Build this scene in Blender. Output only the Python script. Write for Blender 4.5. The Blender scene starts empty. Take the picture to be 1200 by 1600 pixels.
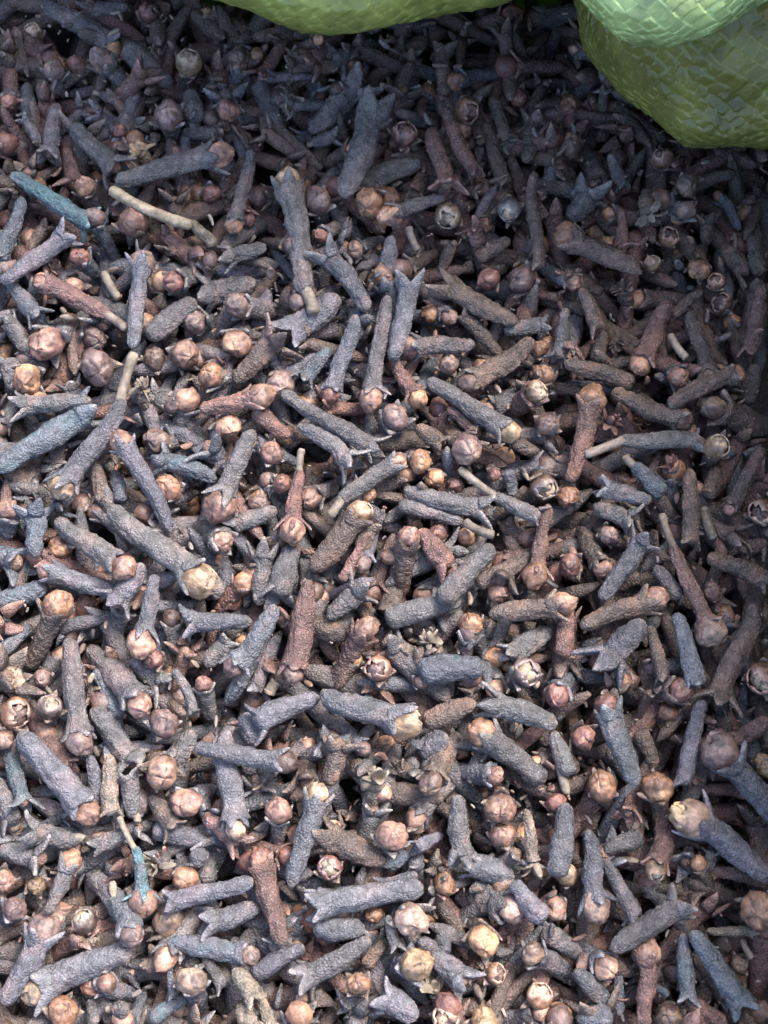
import bpy, math, random
import numpy as np
from mathutils import Vector
rng = np.random.default_rng(7)
random.seed(7)
sc = bpy.context.scene
MM = 0.001
# ---------------------------------------------------------------- camera
DIST, TILT, VFOV = 0.188, math.radians(14), math.radians(46)
cam_d = bpy.data.cameras.new('camera'); cam = bpy.data.objects.new('camera', cam_d)
sc.collection.objects.link(cam); sc.camera = cam
cam.location = (0, -DIST*math.sin(TILT), DIST*math.cos(TILT))
cam.rotation_euler = (TILT, 0, 0)
cam_d.sensor_fit = 'VERTICAL'; cam_d.sensor_height = 24; cam_d.sensor_width = 18
cam_d.lens = 12/math.tan(VFOV/2)
cam_d.clip_start = 0.005; cam_d.clip_end = 50
cam_d.dof.use_dof = True; cam_d.dof.focus_distance = 0.185; cam_d.dof.aperture_fstop = 22
FPX = 800/math.tan(VFOV/2)
CAM = np.array(cam.location)
# ---------------------------------------------------------------- light
SUN_EL, SUN_AZ = math.radians(52), math.radians(40)      # azimuth from +y towards +x
w = bpy.data.worlds.new('World'); sc.world = w; w.use_nodes = True
nt = w.node_tree; bg = nt.nodes['Background']
sky = nt.nodes.new('ShaderNodeTexSky'); sky.sky_type = 'NISHITA'; sky.sun_disc = False
sky.sun_elevation = SUN_EL; sky.sun_rotation = SUN_AZ; sky.dust_density = 4.0; sky.air_density = 1.0
nt.links.new(sky.outputs[0], bg.inputs[0]); bg.inputs[1].default_value = 0.15
sun_d = bpy.data.lights.new('sun', 'SUN'); sun_d.energy = 1.6; sun_d.angle = math.radians(20); sun_d.color = (1.0, .96, .9)
sun = bpy.data.objects.new('sun', sun_d); sc.collection.objects.link(sun)
sd = Vector((math.cos(SUN_EL)*math.sin(SUN_AZ), math.cos(SUN_EL)*math.cos(SUN_AZ), math.sin(SUN_EL)))
sun.rotation_euler = sd.to_track_quat('Z', 'Y').to_euler()
sc.view_settings.view_transform = 'Standard'; sc.view_settings.look = 'None'
sc.view_settings.exposure = 2.2; sc.view_settings.gamma = 1

def ray(px, py):
    x = (px-600)/FPX; y = (800-py)/FPX
    d = np.array([x, y*math.cos(TILT)+math.sin(TILT), y*math.sin(TILT)-math.cos(TILT)])
    return d
def at(px, py, z):
    d = ray(px, py); t = (z-CAM[2])/d[2]
    return CAM + d*t
def scale(px, py, z):            # metres per photo pixel at that point
    d = ray(px, py); return ((z-CAM[2])/d[2])/FPX

# ---------------------------------------------------------------- materials
def mat(name):
    m = bpy.data.materials.new(name); m.use_nodes = True
    return m, m.node_tree, m.node_tree.nodes['Principled BSDF']
def node(nt, t, **k):
    n = nt.nodes.new(t)
    for a, v in k.items():
        if a in n.inputs: n.inputs[a].default_value = v
        else: setattr(n, a, v)
    return n
def mix(nt, fac, a, b, mode='MIX'):
    n = nt.nodes.new('ShaderNodeMix'); n.data_type = 'RGBA'; n.blend_type = mode
    for i, v in ((0, fac), (6, a), (7, b)):
        if hasattr(v, 'links'): nt.links.new(v, n.inputs[i])
        else: n.inputs[i].default_value = v
    return n.outputs[2]
def ramp(nt, src, pts):
    r = nt.nodes.new('ShaderNodeValToRGB'); nt.links.new(src, r.inputs[0])
    e = r.color_ramp.elements
    while len(e) < len(pts): e.new(.5)
    for i, (p, c) in enumerate(pts):
        e[i].position = p; e[i].color = (c, c, c, 1) if not isinstance(c, tuple) else (*c, 1)
    return r.outputs[0]
def clove_material(name, sc1, rough, spec, bump, wr=0.5, lo=.62, hi=1.5, speck=.35, mott=None):
    m, nt, p = mat(name)
    co = node(nt, 'ShaderNodeNewGeometry').outputs['Position']
    col = node(nt, 'ShaderNodeVertexColor', layer_name='Col').outputs[0]
    n1 = node(nt, 'ShaderNodeTexNoise', Scale=sc1*.28, Detail=5.0, Roughness=.65); nt.links.new(co, n1.inputs['Vector'])
    n2 = node(nt, 'ShaderNodeTexNoise', Scale=sc1, Detail=4.0, Roughness=.7); nt.links.new(co, n2.inputs['Vector'])
    vo = node(nt, 'ShaderNodeTexVoronoi', Scale=sc1*.9); vo.feature = 'F1'; nt.links.new(co, vo.inputs['Vector'])
    f1 = ramp(nt, n1.outputs[0], [(.33, lo), (.68, hi)])
    f2 = ramp(nt, n2.outputs[0], [(.3, .7), (.7, 1.35)])
    c = mix(nt, 1.0, col, f1, 'MULTIPLY'); c = mix(nt, 1.0, c, f2, 'MULTIPLY')
    if mott:
        n3 = node(nt, 'ShaderNodeTexNoise', Scale=mott, Detail=6.0, Roughness=.75, Distortion=.6); nt.links.new(co, n3.inputs['Vector'])
        c = mix(nt, ramp(nt, n3.outputs[0], [(.47, 0.), (.60, .8)]), c, mix(nt, 1.0, c, (.45, .50, .62, 1), 'MULTIPLY'))
        c = mix(nt, ramp(nt, n3.outputs[0], [(.34, .7), (.41, 0.)]), c, mix(nt, 1.0, c, (1.7, 1.75, 1.8, 1), 'MULTIPLY'))
    dust = ramp(nt, vo.outputs['Distance'], [(.12, speck), (.32, 0.0)])
    pat = ramp(nt, n1.outputs[0], [(.45, .25), (.62, 1.0)])
    df = mix(nt, 1.0, dust, pat, 'MULTIPLY')
    c = mix(nt, df, c, (.42, .40, .40, 1))
    nt.links.new(c, p.inputs['Base Color'])
    p.inputs['Roughness'].default_value = rough; p.inputs['Specular IOR Level'].default_value = spec
    h = node(nt, 'ShaderNodeMath', operation='MULTIPLY_ADD'); nt.links.new(vo.outputs['Distance'], h.inputs[0]); h.inputs[1].default_value = -wr
    nt.links.new(n2.outputs[0], h.inputs[2])
    b = node(nt, 'ShaderNodeBump', Strength=1.0, Distance=bump); nt.links.new(h.outputs[0], b.inputs['Height'])
    nt.links.new(b.outputs[0], p.inputs['Normal'])
    return m
SKIN = clove_material('clove_skin', 3100, .50, .5, .00027, .9, .58, 1.5, .6)
BUD = clove_material('bud_skin', 1300, .42, .5, .00024, .35, .6, 1.45, .15, mott=420)
PALE = clove_material('dry_husk', 1500, .6, .35, .00012, .4, .6, 1.45, .1)

# ---------------------------------------------------------------- mesh helpers
KV = rng.normal(size=(3, 6, 3)); KP = rng.uniform(0, 6.28, (3, 6))
def nz(p, wl, k=0, seed=0.0):
    """smooth pseudo noise about -1..1 with wavelength wl"""
    q = p @ (KV[k].T*(3.6/wl)) + KP[k] + seed
    return np.sin(q).sum(1)/2.6
def unit(v): return v/(np.linalg.norm(v)+1e-12)
def perp(a, hint=None):
    h = np.array([0, 0, 1.]) if hint is None else hint
    u = h - a*np.dot(a, h)
    if np.linalg.norm(u) < .15: u = np.array([1., 0, 0]) - a*a[0]
    u = unit(u); return u, np.cross(a, u)
def grid_faces(nr, ns):
    i = np.arange(nr-1)[:, None]*ns; j = np.arange(ns)[None]; k = (j+1) % ns
    return np.stack([i+j, i+k, i+k+ns, i+j+ns], -1).reshape(-1, 4)
def tube(path, rw, rt, ns, up=None, col=(.1, .1, .1), tipcol=None, tipfrac=.25, rough=0., seed=0., sq=0., cup=0., cream=None):
    """closed tapering body along path; rw and rt are half widths across and through"""
    n = len(path); path = np.asarray(path, float)
    T = np.gradient(path, axis=0); T /= np.linalg.norm(T, axis=1)[:, None]+1e-12
    u0, _ = perp(T[0], up); U = np.empty_like(T); u = u0
    for i in range(n):
        u = unit(u-T[i]*np.dot(u, T[i])); U[i] = u
    W = np.cross(T, U)
    th = np.linspace(0, 2*np.pi, ns, endpoint=False)
    c, s = np.cos(th), np.sin(th)
    g = 1+sq*np.cos(4*th)
    rw = np.asarray(rw)[:, None, None]; rt = np.asarray(rt)[:, None, None]
    off = W[:, None]*(c*g)[None, :, None]*rw + U[:, None]*((s*g)[None, :, None]*rt + cup*rw*(c*c)[None, :, None])
    V = path[:, None]+off
    V = V.reshape(-1, 3)
    if rough > 0:
        R = float(rw.max()); nrm = off.reshape(-1, 3); nrm = nrm/(np.linalg.norm(nrm, axis=1)[:, None]+1e-9)
        thf = np.tile(th, n); sf = np.repeat(np.linspace(0, 1, n), ns)
        ridge = np.sin(thf*5+seed+2.5*np.sin(sf*5+seed*2))*.4+np.sin(thf*9+seed*3+3*np.sin(sf*7+seed))*.35
        d = nz(V, R*1.9, 0, seed)*.065 + nz(V, R*.6, 1, seed)*.045 + ridge*.075 + rng.normal(size=len(V))*.019
        V = V + nrm*(d*R*rough)[:, None]
    C = np.tile(np.asarray(col, float), (len(V), 1))
    if tipcol is not None:
        sf = np.repeat(np.linspace(0, 1, n), ns); f = np.clip((sf-(1-tipfrac))/tipfrac, 0, 1)[:, None]**1.3
        C = C*(1-f)+np.asarray(tipcol)*f
    if cream is not None:     # an edge running round both sides
        e = np.abs(np.tile(np.cos(th), n))[:, None]**6*.7
        C = C*(1-e)+np.asarray(cream)*e
    Q = grid_faces(n, ns)
    a, b = len(V), len(V)+1
    V = np.vstack([V, V[:ns].mean(0), V[-ns:].mean(0)])
    C = np.vstack([C, C[0], C[-1]])
    j = np.arange(ns); k = (j+1) % ns
    Tt = np.vstack([np.stack([k, j, np.full(ns, a)], 1), np.stack([j+(n-1)*ns, k+(n-1)*ns, np.full(ns, b)], 1)])
    return V, Q, Tt, C
def ball(cen, ax, R, nr, ns, col, kind='bud', seed=0., col2=None, up=None):
    """bud of four folded petals; ax points to its apex"""
    u, v = perp(ax, up)
    ph = np.linspace(0.02, np.pi-.02, nr); th = np.linspace(0, 2*np.pi, ns, endpoint=False)
    P, Tn = np.meshgrid(ph, th, indexing='ij'); P = P.ravel(); Tn = Tn.ravel()
    d = (np.cos(P)[:, None]*ax + np.sin(P)[:, None]*(np.cos(Tn)[:, None]*u+np.sin(Tn)[:, None]*v))
    tw = Tn + .5*(np.pi-P)*.6 + seed
    seam = np.abs(((tw*4/(2*np.pi)) % 1)-.5)*2              # 1 at a seam
    near = np.clip(1.25-P/1.7, 0, 1)
    cut = np.exp(-((1-seam)/.12)**2)*near
    step = ((tw*4/(2*np.pi)) % 1)*near
    q = d*R+cen
    r = 1 - .15*cut + .12*step + .065*nz(q, R*1.1, 0, seed) + .045*nz(q, R*.42, 1, seed) + .012*rng.normal(size=len(q)) - .07*np.abs(nz(q, R*.7, 2, seed))
    r *= 1+.12*np.sin(seed*3)*np.cos(P)+.07*np.cos(2*Tn+seed)                     # some pointed, some flat
    flat = 1-.16*np.clip(np.cos(P)-.75, 0, 1)*(1 if math.sin(seed*5) > -.2 else -3)
    V = cen + d*(R*r*flat)[:, None]
    col = np.asarray(col, float); m = np.clip(.5+.5*nz(q, R*.9, 2, seed*2), 0, 1)[:, None]
    base = np.clip((P-1.3)/1.2, 0, 1)[:, None]
    C = col*(.75+.5*m); C = C*(1-.45*base)+np.array([.13, .07, .055])*.45*base
    C = C*(1-.5*cut[:, None]); e = (np.exp(-((seam-.80)/.06)**2)*near)[:, None]*.35
    C = C*(1-e)+np.minimum(col*1.9+.06, .75)*e
    if col2 is not None:
        f = np.clip(nz(q, R*1.3, 0, seed*7)*2.2-.2, 0, 1)[:, None]; C = C*(1-f)+np.asarray(col2)*f
    Q = grid_faces(nr, ns); a, b = len(V), len(V)+1
    V = np.vstack([V, V[:ns].mean(0), V[-ns:].mean(0)]); C = np.vstack([C, C[0], C[-1]])
    j = np.arange(ns); k = (j+1) % ns
    Tt = np.vstack([np.stack([j, k, np.full(ns, a)], 1)[:, ::-1], np.stack([j+(nr-1)*ns, k+(nr-1)*ns, np.full(ns, b)], 1)])
    return V, Q, Tt, C
def shell(cen, ax, R, nr, ns, col, rimcol, seed=0., tilt=.5):
    """cracked bud husk: a thick cup with an irregular torn rim"""
    t = rng.uniform(0, 6.28); u, v = perp(ax); ax2 = unit(ax*1.0+(u*math.cos(t)+v*math.sin(t))*tilt)
    u, v = perp(ax2)
    th = np.linspace(0, 2*np.pi, ns, endpoint=False)
    rim = .75+.28*np.sin(th*2+seed)+.16*np.sin(th*5+seed*3)+.10*np.sin(th*9+seed*5)
    rows = []; cols = []
    for k, (f, rr) in enumerate([(x, 1.) for x in np.linspace(1, 0, nr)]+[(x, .88) for x in np.linspace(0, 1, nr)]):
        P = rim+(np.pi-.03-rim)*f
        d = np.cos(P)[:, None]*ax2+np.sin(P)[:, None]*(np.cos(th)[:, None]*u+np.sin(th)[:, None]*v)
        q = cen+d*R
        rows.append(cen+d*(R*rr*(1+.05*nz(q, R, 0, seed)+.02*nz(q, R*.3, 1, seed)))[:, None])
        e = max(0, 1-f*5); c0 = np.asarray(col)*(.8+.4*np.clip(nz(q, R*.7, 2, seed), -1, 1))[:, None]
        cols.append(c0*(1-e)+np.asarray(rimcol)*e)
    V = np.vstack(rows); C = np.clip(np.vstack(cols), 0, 1); n = 2*nr
    Q = grid_faces(n, ns); a, b = len(V), len(V)+1
    V = np.vstack([V, V[:ns].mean(0), V[-ns:].mean(0)]); C = np.vstack([C, C[0], C[-1]])
    j = np.arange(ns); k = (j+1) % ns
    Tt = np.vstack([np.stack([k, j, np.full(ns, a)], 1), np.stack([j+(n-1)*ns, k+(n-1)*ns, np.full(ns, b)], 1)])
    return V, Q, Tt, C
def join(ms):
    V, Q, T, C, o = [], [], [], [], 0
    for a, b, c, d in ms:
        V.append(a); Q.append(b+o); T.append(c+o); C.append(d); o += len(a)
    return np.vstack(V), np.vstack(Q), np.vstack(T), np.vstack(C)
def make(name, m, material, parent=None, origin=None):
    V, Q, T, C = m
    if origin is not None: V = V-origin
    me = bpy.data.meshes.new(name)
    me.vertices.add(len(V)); me.vertices.foreach_set('co', V.astype(np.float32).ravel())
    nl = len(Q)*4+len(T)*3
    me.loops.add(nl); me.loops.foreach_set('vertex_index', np.concatenate([Q.ravel(), T.ravel()]).astype(np.int32))
    me.polygons.add(len(Q)+len(T))
    st = np.concatenate([np.arange(len(Q))*4, len(Q)*4+np.arange(len(T))*3]).astype(np.int32)
    me.polygons.foreach_set('loop_start', st)
    me.polygons.foreach_set('use_smooth', np.ones(len(Q)+len(T), bool))
    me.update(calc_edges=True)
    a = me.color_attributes.new('Col', 'FLOAT_COLOR', 'POINT')
    a.data.foreach_set('color', np.hstack([np.clip(C, 0, 1), np.ones((len(C), 1))]).astype(np.float32).ravel())
    me.materials.append(material)
    o = bpy.data.objects.new(name, me); sc.collection.objects.link(o)
    if parent is not None: o.parent = parent
    return o

# ---------------------------------------------------------------- colours (base colours of the things themselves)
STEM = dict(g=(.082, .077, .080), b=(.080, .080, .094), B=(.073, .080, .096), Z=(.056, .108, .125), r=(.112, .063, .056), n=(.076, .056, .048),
            t=(.27, .205, .15), T=(.140, .115, .092), L=(.24, .20, .16))
BUDC = dict(p=(.212, .120, .089), m=(.145, .094, .082), o=(.225, .118, .073), k=(.10, .064, .052), L=(.235, .16, .118), d=(.245, .16, .095),
            r=(.165, .078, .062), g=(.12, .11, .105), t=(.29, .215, .15), f=(.44, .31, .18))
def vary(c, a=.18):
    c = np.asarray(c)*rng.uniform(1-a, 1+a); return c*(1+rng.normal(size=3)*.014)

def sepals(end, ax, r, col, n_long, n_around, opened, length, lod, pick=4, up=None, bud=None):
    out = []; u, v = perp(ax, up); p0 = rng.uniform(0, 1.57)
    for k in range(pick):
        ph = p0+k*math.pi/2+rng.normal()*.12
        rad = u*math.cos(ph)+v*math.sin(ph)
        L = r*length*rng.uniform(.75, 1.2); o = opened*rng.uniform(.65, 1.3); curl = rng.uniform(-.5, .9)
        s = np.linspace(0, 1, n_long); ang = o+curl*(s-.3)*.9
        step = L/(n_long-1)
        d = np.cos(ang)[:, None]*ax+np.sin(ang)[:, None]*rad
        side = np.cross(ax, rad)*rng.normal()*.25; d = d+side*s[:, None]
        path = end+rad*r*.62-ax*r*.55+np.cumsum(d, 0)*step
        if bud is not None:
            reach = bud*rng.uniform(1.1, 1.6); up_ = bud*rng.uniform(.2, 1.1); tan = np.cross(ax, rad)*rng.normal()*.18*bud
            A0 = end+rad*r*.55-ax*r*.7; A1 = end+rad*(bud*.62+r*.35)-ax*r*.05; A2 = end+rad*reach+ax*up_+tan; tt_ = s[:, None]
            path = A0*(1-tt_)**2+A1*2*tt_*(1-tt_)+A2*tt_**2
        ww = r*.78*np.clip(1-s**1.25, 0, 1)**.9*np.interp(s, [0, .25, 1], [.85, 1, 1])+r*.10; ww[-1] *= .55
        tt = r*(.36-.22*s); tt[-1] *= .5
        c = vary(col, .15)
        tip = np.minimum(c*1.7+np.array([.085, .065, .05]), .42) if rng.random() < .8 else c
        out.append(tube(path, ww, tt, n_around, up=rad, col=c, tipcol=tip, tipfrac=.4, rough=.55 if lod == 0 else 0, seed=rng.uniform(0, 9), cup=-.22, cream=tip*.8))
    return out
def build(kind, H, Tl, wid, sc_, bc, R, ped, lod=0, px=1e-4):
    wid = wid*(.94 if lod == 0 and kind != 'k' else 1); R = R*.89
    """one clove (or stem, twig, flower) from its tail Tl to its head H; returns [(part name, mesh, material)]"""
    ns, nr = ((26, 40), (7, 7))[lod]
    r = wid/2; parts = []; ax = unit(H-Tl); seed = rng.uniform(0, 20)
    col = vary(STEM.get(sc_, BUDC.get(sc_, (.25, .2, .17)))); L = np.linalg.norm(H-Tl)
    two = len(bc) == 2
    if kind == 'k':
        s = np.linspace(0, 1, nr); u, v = perp(ax); bend = rng.uniform(.03, .07)
        path = Tl+(H-Tl)*s[:, None]+v*(4*s*(1-s)*L*bend)[:, None]
        e = np.minimum(1, np.sqrt(np.clip(np.minimum(s, 1-s)*L/(r*.4), .0, 1))+.45)
        rr = r*e*(1+.12*np.exp(-((s-.82)/.03)**2)+.1*np.exp(-((s-.1)/.03)**2))
        m = tube(path, rr, rr, ns, col=col, rough=.55, seed=seed)
        return [('stalk', m, PALE)]
    if kind in 'cq': end = H-ax*R*.60; Ls = max(np.linalg.norm(end-Tl), r*1.2)
    elif kind == 'o': end = H-ax*r*.6; Ls = max(np.linalg.norm(end-Tl), r*1.2)
    elif kind == 'f': end = H-ax*r*.3; Ls = np.linalg.norm(end-Tl)
    else: end = H; Ls = L
    Tl = end-ax*Ls
    s = np.linspace(0, 1, nr)**.94
    u, v = perp(ax); b1 = rng.normal()*.026*Ls; b2 = rng.normal()*.012*Ls
    path = Tl+ax*(s*Ls)[:, None]+v*(4*s*(1-s)*b1)[:, None]+v*(np.sin(s*6.28)*b2)[:, None]
    f = np.interp(s, [0, .12, .35, .65, .85, 1], [rng.uniform(.50, .68), .70, rng.uniform(.76, .92), .97, .92, 1.22 if kind != 's' else .95])
    tr = np.clip(s*Ls/(r*.75), 0, 1); f = f*np.sqrt(np.clip(1-(1-tr)**2, .12, 1))
    if kind == 's':
        hr = np.clip((1-s)*Ls/(r*.6), 0, 1); f = f*np.sqrt(np.clip(1-(1-hr)**2, .12, 1))
    rr = r*f
    st = tube(path, rr*rng.uniform(.98, 1.06), rr*rng.uniform(.78, .97), ns, col=col, rough=1.0 if lod == 0 else .8, seed=seed, sq=rng.uniform(.0, .06))
    V, Q, T_, C = st
    q = np.clip(nz(V, Ls*.45, 2, seed)*.9, -1, 1)[:, None]
    if sc_ == 'Z':
        a = np.clip(.55+nz(V, Ls*.5, 2, seed)*.8, .05, 1)[:, None]; C = C*a+np.array(STEM['b'])*(1-a)
    elif sc_ == 'B' or sc_ == 'b' and rng.random() < .15:
        a = np.clip(nz(V, Ls*.35, 2, seed)*1.2-.5, 0, .33)[:, None]; C = C*(1-a)+np.array(STEM['Z'])*a
    else:
        C = C*(1+.22*q)+np.array([.034, .010, .002])*np.clip(q, 0, 1)
    tipf = np.clip(1-np.linalg.norm(V-Tl, axis=1)/(r*.6), 0, 1)[:, None]*.5
    C = C*(1-tipf)+np.array([.24, .19, .15])*tipf
    parts.append(('stem', (V, Q, T_, C), SKIN))
    na = (10, 5)[lod]; nl = (9, 4)[lod]
    if kind in 'cq':
        for m in sepals(end, ax, r*1.0, col*1.1, nl, na, rng.uniform(.5, 1.0), 1.7, lod, bud=R): parts.append(('sepal', m, SKIN))
        bcol = vary(BUDC[bc[0]], .12); nb = (20, 28) if lod == 0 else (6, 8)
        if kind == 'c' and not two:
            c2 = None
            if rng.random() < .45: c2 = np.minimum(bcol*1.5+np.array([.04, .03, .01]), .8)
            parts.append(('bud', ball(H, ax, R, *nb, bcol, seed=seed, col2=c2), BUD))
        elif bc == 'ff':
            m = ball(H, ax, R*.86, 26, 34, BUDC['f'], seed=seed)
            V, Q, T_, C = m; d = V-H; k = nz(V, R*.55, 1, seed)*.10+nz(V, R*.25, 0, seed)*.05
            parts.append(('bud', (V+d*k[:, None], Q, T_, C*(1-.35*np.clip(-k*9, 0, 1))[:, None]), PALE))
            parts.append(('bud_husk', shell(H, ax, R*1.02, 9, 36, (.30, .20, .15), (.35, .24, .17), seed, .1), PALE))
        else:
            inner = vary(BUDC[bc[1]], .12) if two else bcol
            parts.append(('bud', ball(H, ax, R*.82, *nb, inner, seed=seed, col2=np.minimum(inner*1.5, .8)), BUD))
            parts.append(('bud_husk', shell(H, ax, R, 9, 40, bcol, np.minimum(bcol*1.35+.1, .78), seed), BUD))
    elif kind == 'o':
        for m in sepals(end, ax, r*1.05, col*1.15, nl, na, rng.uniform(.45, .95), 1.9, lod): parts.append(('sepal', m, SKIN))
        core = tube(np.array([end-ax*r*.2, end+ax*r*.15, end+ax*r*.4, end+ax*r*.55]), np.array([.8, .62, .4, .15])*r, np.array([.8, .62, .4, .15])*r, max(6, ns//2), col=(.16, .10, .075), rough=.8, seed=seed)
        parts.append(('seed_head', core, SKIN))
    elif kind == 'f':
        for k in range(9 if lod == 0 else 4):
            th = rng.uniform(0, 6.28); el = rng.uniform(.1, 1.5)
            u, v = perp(ax); rad = u*math.cos(th)+v*math.sin(th)
            LL = R*rng.uniform(.7, 1.25); ss = np.linspace(0, 1, 9); ang = el+ss*rng.uniform(-1.3, 2.0)
            d = np.cos(ang)[:, None]*ax+np.sin(ang)[:, None]*rad+np.cross(ax, rad)*rng.normal()*.4*ss[:, None]
            p = end+rad*r*.2+np.cumsum(d, 0)*LL/8
            ww = R*rng.uniform(.16, .36)*np.sin(np.clip(ss*2.6+.4, 0, 3.0))**.7+R*.03
            cc = vary(STEM.get(sc_ if sc_ != 'g' else 'T', BUDC.get(sc_)), .3) if bc == '-' else vary(BUDC.get(bc, (.3, .25, .2)), .25)
            parts.append(('petal', tube(p, ww, np.full(9, R*.055)+ww*.1, 10, up=rad, col=cc, tipcol=np.minimum(cc*1.6, .7), rough=.6, seed=seed+k, cup=-.4), PALE))
    elif rng.random() < .62:
        for m in sepals(end-ax*r*.25, ax, r*.9, col*1.1, nl, na, rng.uniform(.5, .9), 1.6, lod, pick=rng.integers(2, 5)): parts.append(('sepal', m, SKIN))
    if ped is not None:
        pr = r*(.50 if np.linalg.norm(ped-Tl) > r*1.1 else .42)
        u, v = perp(ax); s = np.linspace(0, 1, 12)[:, None]; a0 = Tl+ax*r*.5
        pth = a0+(ped-a0)*s+v*(4*s*(1-s))*r*.12
        rr = pr*np.array([1.05]+[1]*8+[1.1, 1.12, .8]); tc = STEM['T']
        parts.append(('stalk', tube(pth, rr, rr*.92, 12, col=vary(tc, .2), tipcol=(.22, .18, .14), tipfrac=.15, rough=.6, seed=seed), PALE))
    return parts

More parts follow.
